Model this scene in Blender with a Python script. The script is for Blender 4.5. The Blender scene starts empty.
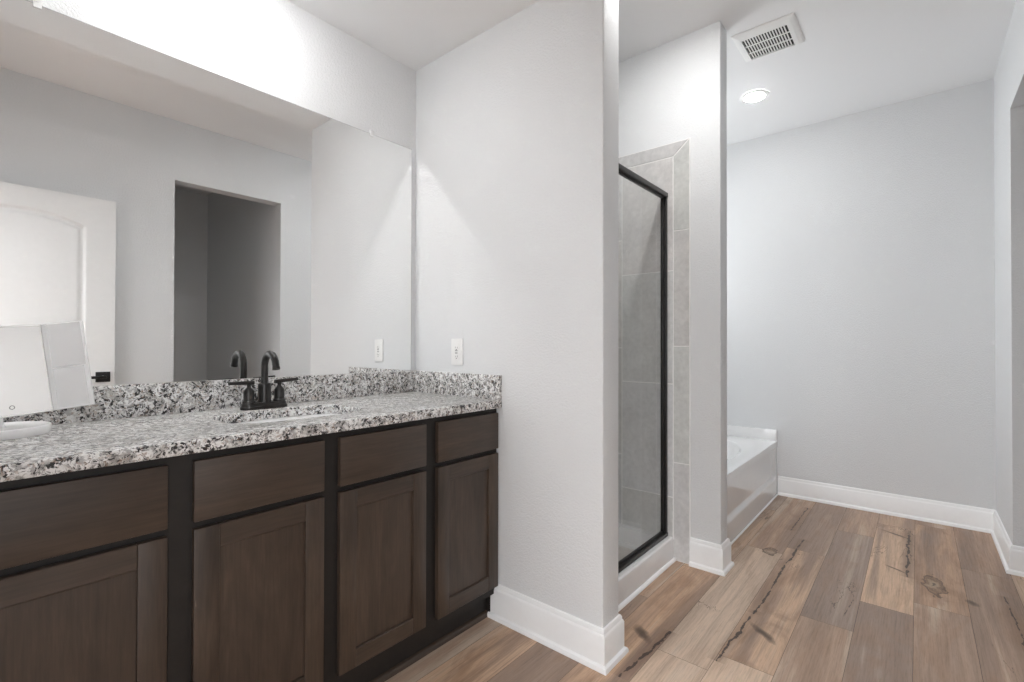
import bpy, bmesh, math, random
from mathutils import Vector, Matrix
C = bpy.context.scene.collection
S = bpy.context.scene
random.seed(7)

# ---------------------------------------------------------------- camera, world, exposure
CAM_YAW, CAM_PITCH, CAM_ROLL, CAM_H, FPX = 40.0395, 0.4408, 0.1273, 1.13, 482.4983
cd = bpy.data.cameras.new('camera'); cam = bpy.data.objects.new('camera', cd); C.objects.link(cam)
_a, _b, _r = (math.radians(v) for v in (CAM_YAW, CAM_PITCH, CAM_ROLL))
_F = Vector((math.cos(_a)*math.cos(_b), math.sin(_a)*math.cos(_b), math.sin(_b)))
_R = Vector((math.sin(_a), -math.cos(_a), 0)); _U = _R.cross(_F)
_R2 = _R*math.cos(_r) + _U*math.sin(_r); _U2 = -_R*math.sin(_r) + _U*math.cos(_r)
cam.matrix_world = Matrix(((_R2.x, _U2.x, -_F.x, 0), (_R2.y, _U2.y, -_F.y, 0), (_R2.z, _U2.z, -_F.z, CAM_H), (0, 0, 0, 1)))
cd.sensor_width = 36.0; cd.lens = 36.0*FPX/1024.0; cd.clip_start = 0.02
S.camera = cam
w = bpy.data.worlds.new('world'); S.world = w; w.use_nodes = True
w.node_tree.nodes['Background'].inputs[0].default_value = (0.95, 0.97, 1.0, 1)
w.node_tree.nodes['Background'].inputs[1].default_value = 4.0
_wt = w.node_tree; _tc = _wt.nodes.new('ShaderNodeTexCoord'); _sx = _wt.nodes.new('ShaderNodeSeparateXYZ'); _cr = _wt.nodes.new('ShaderNodeValToRGB')
_mr = _wt.nodes.new('ShaderNodeMapRange'); _mr.inputs[1].default_value = -1; _mr.inputs[2].default_value = 1   # world fill added through the entry, darker below to dim the hall ceiling
_wt.links.new(_tc.outputs['Generated'], _sx.inputs[0]); _wt.links.new(_sx.outputs[2], _mr.inputs[0]); _wt.links.new(_mr.outputs[0], _cr.inputs[0]); _wt.links.new(_cr.outputs[0], _wt.nodes['Background'].inputs[0])
_cr.color_ramp.elements[0].position = 0.44; _cr.color_ramp.elements[0].color = (0.17, 0.17, 0.175, 1)
_cr.color_ramp.elements[1].position = 0.52; _cr.color_ramp.elements[1].color = (0.96, 0.975, 1.0, 1)
S.view_settings.view_transform = 'Standard'; S.view_settings.look = 'None'
S.view_settings.gamma = 1.0; S.view_settings.use_curve_mapping = False
S.view_settings.exposure = 0.35
LAMP_VANITY, LAMP_TUB, LAMP_SHOWER, FILL_PANE = 128.0, 75.0, 200.0, 3.7
try:
    S.cycles.max_bounces = 14; S.cycles.diffuse_bounces = 8; S.cycles.glossy_bounces = 6
    S.cycles.transmission_bounces = 8; S.cycles.transparent_max_bounces = 12
    S.cycles.caustics_reflective = True; S.cycles.blur_glossy = 0.0
    S.cycles.sample_clamp_indirect = 0.0; S.cycles.use_denoising = True
    S.cycles.use_adaptive_sampling = False
    S.cycles.use_guiding = True; S.cycles.use_surface_guiding = True; S.cycles.guiding_training_samples = 64
except Exception:
    pass

# ---------------------------------------------------------------- room dimensions (metres)
xP, yM, yE, xB, yR = 1.5015, 1.884, 0.844, 4.112, -0.360
z1, z2, zc, zm, cf = 2.4745, 2.753, 0.902, 2.0764, 1.315
tP, xS, yS, tS, yA, zdeck, xO, zO = 0.1176, 2.506, 0.750, 0.1106, 0.816, 0.403, 3.447, 2.320
xN = -0.14                                    # inner face of the near (entry) wall
OP1 = (1.097, 1.858)                          # doorless opening seen in the mirror

# ---------------------------------------------------------------- mesh helpers
def wloc(o):
    v = Vector((0, 0, 0))
    while o is not None: v += o.location; o = o.parent
    return v
def obj(name, bm, mats, parent=None, smooth=False):
    if not isinstance(mats, (list, tuple)): mats = [mats]
    me = bpy.data.meshes.new(name)
    bmesh.ops.recalc_face_normals(bm, faces=bm.faces)
    if parent is not None: bmesh.ops.translate(bm, vec=-wloc(parent), verts=bm.verts)
    bm.to_mesh(me); bm.free()
    for m in mats: me.materials.append(m)
    if smooth:
        for p in me.polygons: p.use_smooth = True
    o = bpy.data.objects.new(name, me); C.objects.link(o)
    if parent is not None: o.parent = parent
    return o
def thing(name, label, cat, loc, group=None):
    o = bpy.data.objects.new(name, None); C.objects.link(o); o.location = loc
    o.empty_display_size = 0.05; o['label'] = label; o['category'] = cat
    if group: o['group'] = group
    return o
def struct(name, bm, mats, label, cat, smooth=False):
    o = obj(name, bm, mats, None, smooth); o['kind'] = 'structure'; o['label'] = label; o['category'] = cat
    return o
def box(bm, x0, x1, y0, y1, z0, z1_, bev=0.0, seg=2, mat=0):
    r = bmesh.ops.create_cube(bm, size=1.0); vs = r['verts']
    bmesh.ops.scale(bm, vec=(abs(x1-x0), abs(y1-y0), abs(z1_-z0)), verts=vs)
    bmesh.ops.translate(bm, vec=((x0+x1)/2, (y0+y1)/2, (z0+z1_)/2), verts=vs)
    fs = list({f for v in vs for f in v.link_faces})
    for f in fs: f.material_index = mat
    if bev > 0:
        es = list({e for v in vs for e in v.link_edges})
        rr = bmesh.ops.bevel(bm, geom=es, offset=bev, segments=seg, affect='EDGES', profile=0.5)
        for f in rr['faces']: f.material_index = mat
    return bm
def BX(*a, **k):
    return box(bmesh.new(), *a, **k)
def sharp(o, ang=35):
    for p in o.data.polygons: p.use_smooth = True
    try: o.data.set_sharp_from_angle(angle=math.radians(ang))
    except Exception: pass
    return o
def prism(bm, poly, fn, d0, d1, mat=0):
    """poly: 2-D points; fn(u, v, d) -> 3-D; solid between d0 and d1"""
    A = [bm.verts.new(fn(u, v, d0)) for u, v in poly]; B = [bm.verts.new(fn(u, v, d1)) for u, v in poly]
    n = len(poly); fs = [bm.faces.new(A[::-1]), bm.faces.new(B)]
    for i in range(n): fs.append(bm.faces.new((A[i], A[(i+1) % n], B[(i+1) % n], B[i])))
    for f in fs: f.material_index = mat
    return fs
def rings(bm, rs, cap0=True, cap1=True, mat=0):
    """rs: list of rings of equal length; skins them"""
    V = [[bm.verts.new(p) for p in r] for r in rs]; n = len(V[0])
    for a, b in zip(V, V[1:]):
        for i in range(n):
            f = bm.faces.new((a[i], a[(i+1) % n], b[(i+1) % n], b[i])); f.material_index = mat
    if cap0: bm.faces.new(V[0][::-1]).material_index = mat
    if cap1: bm.faces.new(V[-1]).material_index = mat
    return V
def lathe(bm, prof, c, axis='z', n=32, cap0=True, cap1=True, mat=0):
    rs = []
    for r, h in prof:
        ring = []
        for i in range(n):
            t = 2*math.pi*i/n; a, b = r*math.cos(t), r*math.sin(t)
            if axis == 'z': p = (c[0]+a, c[1]+b, c[2]+h)
            elif axis == 'x': p = (c[0]+h, c[1]+a, c[2]+b)
            else: p = (c[0]+a, c[1]+h, c[2]+b)
            ring.append(p)
        rs.append(ring)
    rings(bm, rs, cap0, cap1, mat); return bm
def tube(bm, path, r, n=16, cap=True):
    P = [Vector(p) for p in path]; R = r if isinstance(r, (list, tuple)) else [r]*len(P)
    rs = []; up = Vector((0, 0, 1)); prev = None
    for i, p in enumerate(P):
        t = (P[min(i+1, len(P)-1)] - P[max(i-1, 0)]).normalized()
        if prev is None:
            s = t.cross(up)
            if s.length < 1e-4: s = t.cross(Vector((1, 0, 0)))
        else: s = prev - t*prev.dot(t)
        s.normalize(); prev = s; q = t.cross(s)
        rs.append([p + s*R[i]*math.cos(2*math.pi*k/n) + q*R[i]*math.sin(2*math.pi*k/n) for k in range(n)])
    rings(bm, rs, cap, cap); return bm
def sweep(bm, path, prof, side=1):
    """profile (d, z) swept along a 2-D floor path, mitred; side=+1: d grows to the left of travel"""
    P = [Vector(p) for p in path]; n = len(P); rs = []
    for i in range(n):
        if i > 0: d0 = (P[i]-P[i-1]).normalized()
        if i < n-1: d1 = (P[i+1]-P[i]).normalized()
        if i == 0: d0 = d1
        if i == n-1: d1 = d0
        n0 = Vector((-d0.y, d0.x))*side; n1 = Vector((-d1.y, d1.x))*side
        m = (n0+n1); m = m/(m.dot(n0)) if abs(m.dot(n0)) > 1e-6 else n0
        rs.append([(P[i].x+m.x*d, P[i].y+m.y*d, z) for d, z in prof])
    rings(bm, rs, True, True); return bm
def sup(cx, cy, a, b, e, n=64):
    out = []
    for i in range(n):
        t = 2*math.pi*i/n; c, s = math.cos(t), math.sin(t)
        out.append((cx + a*math.copysign(abs(c)**(2/e), c), cy + b*math.copysign(abs(s)**(2/e), s)))
    return out
def sst(a, b, x):
    t = max(0.0, min(1.0, (x-a)/(b-a))); return t*t*(3-2*t)

# ---------------------------------------------------------------- material helpers
class NT:
    def __init__(self, name):
        self.m = bpy.data.materials.new(name); self.m.use_nodes = True; self.t = self.m.node_tree
        self.b = self.t.nodes['Principled BSDF']
    def n(self, typ, **kw):
        nd = self.t.nodes.new(typ)
        for k, v in kw.items(): setattr(nd, k, v)
        return nd
    def link(self, a, b): self.t.links.new(a, b)
    def val(self, sock, v):
        if hasattr(v, 'is_output') or hasattr(v, 'links'): self.link(v, sock)
        else: sock.default_value = v
    def math(self, op, a, b=0.0, c=None, clamp=False):
        nd = self.n('ShaderNodeMath', operation=op, use_clamp=clamp)
        self.val(nd.inputs[0], a); self.val(nd.inputs[1], b)
        if c is not None: self.val(nd.inputs[2], c)
        return nd.outputs[0]
    def coord(self, scale=(1, 1, 1), kind='Object'):
        tc = self.n('ShaderNodeTexCoord'); mp = self.n('ShaderNodeMapping')
        self.link(tc.outputs[kind], mp.inputs[0]); mp.inputs[3].default_value = scale
        return mp.outputs[0]
    def noise(self, vec, scale, detail=3, rough=0.5, dist=0.0):
        nd = self.n('ShaderNodeTexNoise'); self.link(vec, nd.inputs['Vector'])
        nd.inputs['Scale'].default_value = scale; nd.inputs['Detail'].default_value = detail
        nd.inputs['Roughness'].default_value = rough; nd.inputs['Distortion'].default_value = dist
        return nd.outputs[0]
    def ramp(self, fac, stops, interp='LINEAR'):
        nd = self.n('ShaderNodeValToRGB'); self.link(fac, nd.inputs[0]); cr = nd.color_ramp; cr.interpolation = interp
        while len(cr.elements) > 1: cr.elements.remove(cr.elements[-1])
        cr.elements[0].position = stops[0][0]; cr.elements[0].color = self.c4(stops[0][1])
        for p, c in stops[1:]:
            e = cr.elements.new(p); e.color = self.c4(c)
        return nd.outputs[0]
    @staticmethod
    def c4(c):
        return (c, c, c, 1) if isinstance(c, (int, float)) else (*c[:3], 1)
    def mix(self, fac, a, b, mode='MIX'):
        nd = self.n('ShaderNodeMix', data_type='RGBA', blend_type=mode)
        self.val(nd.inputs[0], fac)
        for s, v in ((nd.inputs[6], a), (nd.inputs[7], b)):
            if isinstance(v, (tuple, list, int, float)): s.default_value = self.c4(v)
            else: self.link(v, s)
        return nd.outputs[2]
    def bump(self, h, strength, dist, normal=None):
        nd = self.n('ShaderNodeBump'); self.link(h, nd.inputs['Height'])
        nd.inputs['Strength'].default_value = strength; nd.inputs['Distance'].default_value = dist
        if normal is not None: self.link(normal, nd.inputs['Normal'])
        self.link(nd.outputs[0], self.b.inputs['Normal']); return nd.outputs[0]
    def set(self, col=None, rough=0.5, metal=0.0, **kw):
        if col is not None: self.val(self.b.inputs['Base Color'], self.c4(col) if isinstance(col, (tuple, list)) else col)
        self.val(self.b.inputs['Roughness'], rough); self.b.inputs['Metallic'].default_value = metal
        for k, v in kw.items(): self.b.inputs[k.replace('_', ' ')].default_value = v
        return self.m
def plain(name, col, rough=0.4, metal=0.0, bump=None, var=0.03, **kw):
    t = NT(name); v = t.coord()
    nz = t.noise(v, 35, 3)
    c = t.ramp(nz, [(0.3, tuple(x*(1-var) for x in col)), (0.7, tuple(min(1, x*(1+var)) for x in col))])
    t.set(c, rough, metal, **kw)
    if bump: t.bump(t.noise(v, bump[0], 3), bump[1], bump[2])
    return t.m

def wall_paint(name, col, strength):
    t = NT(name); v = t.coord()
    n1 = t.noise(v, 135, 3, 0.6, 0.3)
    h = t.ramp(n1, [(0.40, 0.0), (0.62, 1.0)])
    t.set(t.mix(t.noise(v, 1.3, 2), tuple(c*0.985 for c in col), tuple(c*1.015 for c in col)), 0.62, 0.0, Specular_IOR_Level=0.35)
    t.bump(h, strength, 0.0022)
    return t.m
M = {}
M['wall'] = wall_paint('wall_paint', (0.718, 0.728, 0.736), 0.42)
M['ceiling'] = wall_paint('ceiling_paint', (0.832, 0.840, 0.848), 0.12)
M['trim'] = plain('trim_white', (0.88, 0.88, 0.88), 0.35, var=0.01)
M['door'] = plain('door_white', (0.80, 0.80, 0.795), 0.4, var=0.01)
M['plate'] = plain('white_plastic', (0.82, 0.82, 0.81), 0.35, var=0.01)
M['white_lid'] = plain('white_gloss_plastic', (0.86, 0.86, 0.86), 0.25, var=0.01)
M['acrylic'] = plain('white_acrylic', (0.80, 0.80, 0.80), 0.12, var=0.01, Coat_Weight=0.5, Coat_Roughness=0.05)
M['porcelain'] = plain('white_porcelain', (0.86, 0.86, 0.86), 0.12, var=0.01, Coat_Weight=0.5)
M['bronze'] = plain('dark_bronze', (0.030, 0.028, 0.027), 0.30, 0.55, var=0.15, Coat_Weight=0.2)
M['frame_bronze'] = plain('shower_bronze', (0.045, 0.043, 0.042), 0.33, 0.7, var=0.1)
M['black'] = plain('matte_black', (0.018, 0.018, 0.018), 0.4, 0.3, var=0.1)
M['dark'] = plain('dark_slot', (0.02, 0.02, 0.02), 0.8, var=0.1)
M['grey_slot'] = plain('grey_plastic', (0.42, 0.42, 0.42), 0.5, var=0.05)
M['vent_dark'] = plain('vent_cavity', (0.035, 0.035, 0.035), 0.8, var=0.1)
M['mirror_edge_shade'] = plain('mirror_edge_shade', (0.16, 0.165, 0.16), 0.3, var=0.05)
M['steel'] = plain('brushed_steel', (0.55, 0.55, 0.55), 0.25, 1.0, var=0.05)
def emitter(name, col, strength):
    t = NT(name); v = t.coord(); c = t.mix(t.noise(v, 20, 1), col, tuple(min(1, k*1.01) for k in col))
    t.link(c, t.b.inputs['Emission Color']); t.b.inputs['Emission Strength'].default_value = strength
    t.set((0.8, 0.8, 0.8), 0.5); return t.m
def mirror_mat(name, col=(0.93, 0.935, 0.93), haze=0.0):
    t = NT(name); v = t.coord()
    t.set(t.mix(t.noise(v, 3, 1), col, tuple(c*0.997 for c in col)), 0.0 if not haze else 0.02, 1.0)
    if haze:
        d = t.n('ShaderNodeBsdfDiffuse'); d.inputs[0].default_value = (0.96, 0.96, 0.96, 1)
        mx = t.n('ShaderNodeMixShader'); mx.inputs[0].default_value = haze
        t.link(t.b.outputs[0], mx.inputs[1]); t.link(d.outputs[0], mx.inputs[2])
        out = t.t.nodes['Material Output']; t.link(mx.outputs[0], out.inputs[0])
    return t.m
M['mirror'] = mirror_mat('mirror_silver')
M['mirror_haze'] = mirror_mat('mirror_film', (0.95, 0.95, 0.95), 0.5); M['mirror_clear'] = mirror_mat('mirror_front', (0.95, 0.95, 0.95), 0.28)
t = NT('shower_glass')          # thin clear glass: clear through, mirror-like at glancing angles
tr = t.n('ShaderNodeBsdfTransparent'); tr.inputs[0].default_value = (0.975, 0.98, 0.977, 1)
gl = t.n('ShaderNodeBsdfGlossy'); gl.inputs['Roughness'].default_value = 0.0
fr = t.n('ShaderNodeFresnel'); fr.inputs[0].default_value = 1.45
mx = t.n('ShaderNodeMixShader'); gm = t.n('ShaderNodeNewGeometry'); t.link(t.math('MULTIPLY', t.math('MULTIPLY', fr.outputs[0], 1.7), t.math('SUBTRACT', 1.0, gm.outputs['Backfacing']), clamp=True), mx.inputs[0]); t.link(tr.outputs[0], mx.inputs[1]); t.link(gl.outputs[0], mx.inputs[2])
t.link(mx.outputs[0], t.t.nodes['Material Output'].inputs[0]); M['glass'] = t.m
t = NT('clear_clip'); v = t.coord()
t.set(t.mix(t.noise(v, 60, 1), (0.9, 0.9, 0.9), (0.95, 0.95, 0.95)), 0.15); t.b.inputs['Alpha'].default_value = 0.75; M['clip'] = t.m

def cabinet_wood(name, axis):
    t = NT(name); g = {'x': (1.6, 34, 34), 'z': (34, 34, 1.6)}[axis]; c_ = {'x': (1.2, 5, 5), 'z': (5, 5, 1.2)}[axis]
    f1 = t.noise(t.coord(g), 4.0, 6, 0.65, 0.6); f2 = t.noise(t.coord(c_), 1.6, 4, 0.6, 1.2)
    base = t.ramp(f2, [(0.25, (0.034, 0.0228, 0.0160)), (0.5, (0.058, 0.0390, 0.0275)), (0.78, (0.085, 0.058, 0.041))])
    c = t.mix(0.55, base, t.ramp(f1, [(0.3, (0.35, 0.35, 0.35)), (0.7, (1.25, 1.22, 1.2))]), 'MULTIPLY')
    t.set(c, 0.42, 0.0, Coat_Weight=0.12, Coat_Roughness=0.3)
    t.bump(f1, 0.08, 0.001); return t.m
M['wood_v'] = cabinet_wood('espresso_wood_upright', 'z')
M['wood_h'] = cabinet_wood('espresso_wood_level', 'x')
M['wood_dark'] = plain('espresso_frame', (0.010, 0.0078, 0.0065), 0.55, var=0.2)

def granite():
    t = NT('speckled_granite'); v = t.coord()
    wv = t.n('ShaderNodeVectorMath', operation='ADD'); t.link(v, wv.inputs[0])
    ns = t.n('ShaderNodeTexNoise'); t.link(v, ns.inputs['Vector']); ns.inputs['Scale'].default_value = 28; ns.inputs['Detail'].default_value = 3
    sc = t.n('ShaderNodeVectorMath', operation='SCALE'); t.link(ns.outputs['Color'], sc.inputs[0]); sc.inputs['Scale'].default_value = 0.035
    t.link(sc.outputs[0], wv.inputs[1]); p = wv.outputs[0]
    big = t.noise(p, 32, 5, 0.62); mid = t.noise(p, 75, 4, 0.6); fine = t.noise(p, 190, 3, 0.6)
    base = t.ramp(big, [(0.28, (0.30, 0.285, 0.265)), (0.40, (0.56, 0.545, 0.52)), (0.48, (0.76, 0.755, 0.745)), (0.62, (0.86, 0.86, 0.855)), (0.74, (0.50, 0.48, 0.455))])
    grey = t.ramp(mid, [(0.50, 0.0), (0.57, 1.0)])
    c = t.mix(t.math('MULTIPLY', grey, 0.6), base, (0.19, 0.183, 0.18))
    vo = t.n('ShaderNodeTexVoronoi'); t.link(p, vo.inputs['Vector']); vo.inputs['Scale'].default_value = 210
    cell = t.n('ShaderNodeSeparateColor'); t.link(vo.outputs['Color'], cell.inputs[0])
    blk = t.math('MULTIPLY', t.ramp(cell.outputs[0], [(0.44, 0.0), (0.51, 1.0)]), t.ramp(t.noise(p, 58, 5, 0.75), [(0.475, 0.0), (0.525, 1.0)]))
    c = t.mix(blk, c, (0.018, 0.016, 0.017))
    tan = t.math('MULTIPLY', t.ramp(cell.outputs[1], [(0.90, 0.0), (0.92, 1.0)]), 0.45)
    c = t.mix(tan, c, (0.36, 0.25, 0.18))
    c = t.mix(t.ramp(fine, [(0.60, 0.0), (0.66, 0.75)]), c, (0.06, 0.055, 0.055))
    t.set(c, 0.30, 0.0); return t.m
M['granite'] = granite()

def tile_mat():
    t = NT('grey_stone_tile'); v = t.coord(); at = t.n('ShaderNodeAttribute', attribute_name='pc')
    f = t.noise(v, 6, 6, 0.62, 0.6); g = t.noise(v, 40, 4, 0.6)
    c = t.ramp(f, [(0.25, (0.46, 0.455, 0.452)), (0.5, (0.58, 0.575, 0.57)), (0.75, (0.68, 0.672, 0.662))])
    c = t.mix(0.35, c, t.ramp(g, [(0.3, 0.44), (0.7, 0.72)]))
    c = t.mix(1.0, c, at.outputs['Color'], 'MULTIPLY')
    t.set(c, 0.38); t.bump(g, 0.04, 0.001); return t.m
M['tile'] = tile_mat()
M['grout'] = plain('pale_grout', (0.82, 0.815, 0.80), 0.8, var=0.03)

def floor_mat():
    t = NT('rustic_plank_floor')
    at = t.n('ShaderNodeAttribute', attribute_name='pc'); sp = t.n('ShaderNodeSeparateColor'); t.link(at.outputs['Color'], sp.inputs[0])
    tone, rnd, hue = sp.outputs[0], sp.outputs[1], sp.outputs[2]
    tc = t.n('ShaderNodeTexCoord'); pos = tc.outputs['Object']
    off = t.n('ShaderNodeCombineXYZ'); t.link(t.math('MULTIPLY', rnd, 37.0), off.inputs[0]); t.link(t.math('MULTIPLY', rnd, 91.0), off.inputs[1]); t.link(t.math('MULTIPLY', rnd, 13.0), off.inputs[2])
    ad = t.n('ShaderNodeVectorMath', operation='ADD'); t.link(pos, ad.inputs[0]); t.link(off.outputs[0], ad.inputs[1]); p = ad.outputs[0]
    def mp(s):
        m = t.n('ShaderNodeMapping'); t.link(p, m.inputs[0]); m.inputs[3].default_value = s; return m.outputs[0]
    base = t.ramp(tone, [(0.0, (0.245, 0.183, 0.153)), (0.25, (0.345, 0.260, 0.212)), (0.5, (0.500, 0.355, 0.258)), (0.75, (0.625, 0.468, 0.350)), (1.0, (0.720, 0.590, 0.470))])
    base = t.mix(hue, base, t.mix(1.0, base, (1.05, 0.94, 0.84), 'MULTIPLY'))
    band = t.noise(mp((0.42, 7.5, 1)), 1.35, 4, 0.55, 0.6)         # heartwood bands along the plank
    bs = t.math('ADD', t.math('MULTIPLY', hue, 0.55), 0.42, clamp=True)
    c = t.mix(t.math('MULTIPLY', t.ramp(band, [(0.47, 0.0), (0.55, 0.60), (0.66, 1.0)]), bs), base, (0.270, 0.192, 0.152))
    c = t.mix(t.ramp(band, [(0.30, 0.75), (0.44, 0.0)]), c, (0.62, 0.515, 0.42))
    wave = t.noise(mp((1.3, 4.5, 1)), 1.5, 5, 0.6, 1.4)            # figure across the grain
    c = t.mix(t.math('MULTIPLY', t.ramp(wave, [(0.50, 0.0), (0.60, 0.50), (0.72, 0.75)]), bs), c, (0.330, 0.198, 0.125))
    grain = t.noise(mp((2.2, 70.0, 1)), 2.2, 6, 0.7, 0.4)
    c = t.mix(0.55, c, t.ramp(grain, [(0.28, 0.48), (0.5, 0.95), (0.72, 1.14)]), 'MULTIPLY')
    pore = t.noise(mp((12.0, 160.0, 1)), 2.0, 3, 0.6)
    c = t.mix(0.35, c, t.ramp(pore, [(0.3, 0.6), (0.5, 1.0)]), 'MULTIPLY')
    cr = t.noise(mp((0.9, 3.2, 1)), 1.5, 6, 0.62, 0.8)             # dark checks that wander along the grain
    line = t.math('LESS_THAN', t.math('ABSOLUTE', t.math('SUBTRACT', cr, 0.5)), 0.0035)
    msk = t.ramp(t.noise(mp((1.6, 2.0, 1)), 1.1, 3), [(0.60, 0.0), (0.65, 0.8)])
    c = t.mix(t.math('MULTIPLY', line, msk), c, (0.055, 0.036, 0.027))
    # knots, slashes and checks at their own places
    sx = t.n('ShaderNodeSeparateXYZ'); t.link(pos, sx.inputs[0]); X, Y = sx.outputs[0], sx.outputs[1]
    wn = t.n('ShaderNodeMapping'); t.link(pos, wn.inputs[0])
    wob = t.math('SUBTRACT', t.noise(wn.outputs[0], 22, 4, 0.6), 0.5)
    wob2 = t.math('SUBTRACT', t.noise(wn.outputs[0], 9, 3, 0.6), 0.5)
    def ell(cx, cy, hl, hw, ang, wobble=1.2):
        ca, sa = math.cos(ang), math.sin(ang)
        dx, dy = t.math('SUBTRACT', X, cx), t.math('SUBTRACT', Y, cy)
        u = t.math('ADD', t.math('MULTIPLY', dx, ca/hl), t.math('MULTIPLY', dy, sa/hl))
        v_ = t.math('ADD', t.math('MULTIPLY', dx, -sa/hw), t.math('MULTIPLY', dy, ca/hw))
        v_ = t.math('ADD', v_, t.math('MULTIPLY', wob2, wobble))
        d = t.math('SQRT', t.math('ADD', t.math('MULTIPLY', u, u), t.math('MULTIPLY', v_, v_)))
        return t.math('ADD', d, t.math('MULTIPLY', wob, 0.8))
    for x0, y0, x1, y1, hw in ((2.139, .523, 2.040, .408, .020), (1.828, .876, 1.734, .775, .026), (3.742, .18, 3.652, .028, .014), (3.157, .136, 3.088, .034, .010), (2.96, -.17, 2.90, -.195, .020), (1.30, .30, 1.22, .23, .016)):
        d = ell((x0+x1)/2, (y0+y1)/2, math.hypot(x1-x0, y1-y0)/2, hw, math.atan2(y1-y0, x1-x0))
        c = t.mix(t.ramp(d, [(0.30, 0.90), (0.62, 0.60), (0.9, 0.28), (2.2, 0.0)]), c, (0.080, 0.052, 0.038))
    for cx, cy, hl, hw in ((3.03, -.058, .125, .040), (2.946, .62, .060, .034)):
        d = t.math('ADD', ell(cx, cy, hl, hw, 0.05, 1.1), t.math('MULTIPLY', wob, 0.9))
        c = t.mix(t.ramp(d, [(0.0, 0.0), (0.45, 0.20), (0.62, 0.70), (0.70, 0.30), (0.86, 0.92), (1.0, 0.70), (1.3, 0.40), (2.2, 0.0)]), c, (0.115, 0.072, 0.048))
        c = t.mix(t.ramp(d, [(0.0, 0.75), (0.30, 0.9), (0.62, 0.0)]), c, (0.40, 0.30, 0.21))
        c = t.mix(t.ramp(d, [(0.0, 0.85), (0.16, 0.0)]), c, (0.05, 0.035, 0.028))
    for x0, y0, x1, y1, hw in ((1.80, .558, 2.25, .530, .0055), (2.22, .531, 3.25, .512, .0040), (1.50, .782, 1.87, .748, .0050), (3.05, .044, 3.76, .042, .0060), (3.36, .60, 3.9, .585, .003), (2.30, -.315, 3.1, -.298, .003)):
        tt = t.math('DIVIDE', t.math('SUBTRACT', X, x0), x1-x0)
        yy = t.math('ADD', t.math('MULTIPLY', tt, y1-y0), y0)
        dd = t.math('ABSOLUTE', t.math('SUBTRACT', t.math('SUBTRACT', Y, yy), t.math('MULTIPLY', wob2, 0.035)))
        wd = t.math('MULTIPLY', t.math('ADD', t.math('MULTIPLY', wob, 2.4), 0.30), hw*2.4)
        inx = t.math('MULTIPLY', t.math('GREATER_THAN', tt, 0.0), t.math('LESS_THAN', tt, 1.0))
        k = t.math('MULTIPLY', t.math('LESS_THAN', dd, wd), inx)
        hal = t.math('MULTIPLY', t.math('SUBTRACT', 1.0, t.math('MULTIPLY', dd, 24.0), clamp=True), inx)
        c = t.mix(t.math('MULTIPLY', hal, 0.50), c, (0.20, 0.120, 0.080))
        c = t.mix(t.math('MULTIPLY', k, 0.9), c, (0.045, 0.030, 0.024))
    t.set(c, t.ramp(grain, [(0.3, 0.50), (0.7, 0.38)]), 0.0, Specular_IOR_Level=0.4)
    t.bump(grain, 0.10, 0.0012); return t.m
M['floor'] = floor_mat()
M['seam'] = plain('plank_seam', (0.06, 0.045, 0.038), 0.8, var=0.1)

# ---------------------------------------------------------------- floor: planks laid along x
bm = bmesh.new(); lay = bm.loops.layers.float_color.new('pc')
X0, X1, Y0, Y1, PW, PL = -2.2, xB+0.1, -2.35, yM+0.05, 0.182, 1.22
JOINT = {0: 2.633, -1: 2.773, 1: 2.333, 2: 1.845, 3: 2.95, 4: 2.47, -2: 3.35, 5: 2.05, 6: 2.9}
TONE = {(0, 0): (.78, .75), (0, -1): (.22, .25), (1, 0): (.20, .15), (1, -1): (.42, .3), (2, 0): (.70, .8), (2, -1): (.86, .35), (2, 1): (.30, .3),
        (3, -1): (.84, .10), (3, 0): (.45, .5), (4, -1): (.60, .9), (4, 0): (.62, .5), (-1, 0): (.46, .9), (-1, -1): (.40, .3), (-2, 0): (.36, .8), (-2, -1): (.34, .5),
        (0, 1): (.5, .5), (5, -1): (.30, .4), (6, -1): (.28, .5), (7, -1): (.2, .4), (5, 0): (.4, .5), (3, -2): (.82, .15), (2, -2): (.5, .6), (4, -2): (.35, .6), (-1, -2): (.45, .4), (0, -2): (.5, .5)}
def quad(a, b, c_, d, z, mi, col):
    f = bm.faces.new([bm.verts.new((a, c_, z)), bm.verts.new((b, c_, z)), bm.verts.new((b, d, z)), bm.verts.new((a, d, z))])
    f.material_index = mi
    for l in f.loops: l[lay] = col
quad(X0, X1, Y0, Y1, -0.0008, 1, (0, 0, 0, 1))
k0, k1 = math.floor((Y0-0.016)/PW), math.ceil((Y1-0.016)/PW)
for k in range(k0, k1):
    ya, yb = max(Y0, 0.016+PW*k), min(Y1, 0.016+PW*(k+1))
    j = JOINT.get(k, random.uniform(0, PL)); i = math.floor((X0-j)/PL)
    while j+i*PL < X1:
        xa, xb_ = max(X0, j+i*PL), min(X1, j+(i+1)*PL)
        tone, hue = TONE.get((k, i), (random.uniform(.12, .8), random.random())); rr = random.random()
        if xb_ > xa and yb > ya: quad(xa+.0006, xb_-.0006, ya+.0006, yb-.0006, 0.0, 0, (tone, rr, hue, 1))
        i += 1
fl = struct('floor', bm, [M['floor'], M['seam']], 'rustic wood-look plank floor in mixed tan and grey brown', 'floor')

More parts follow.
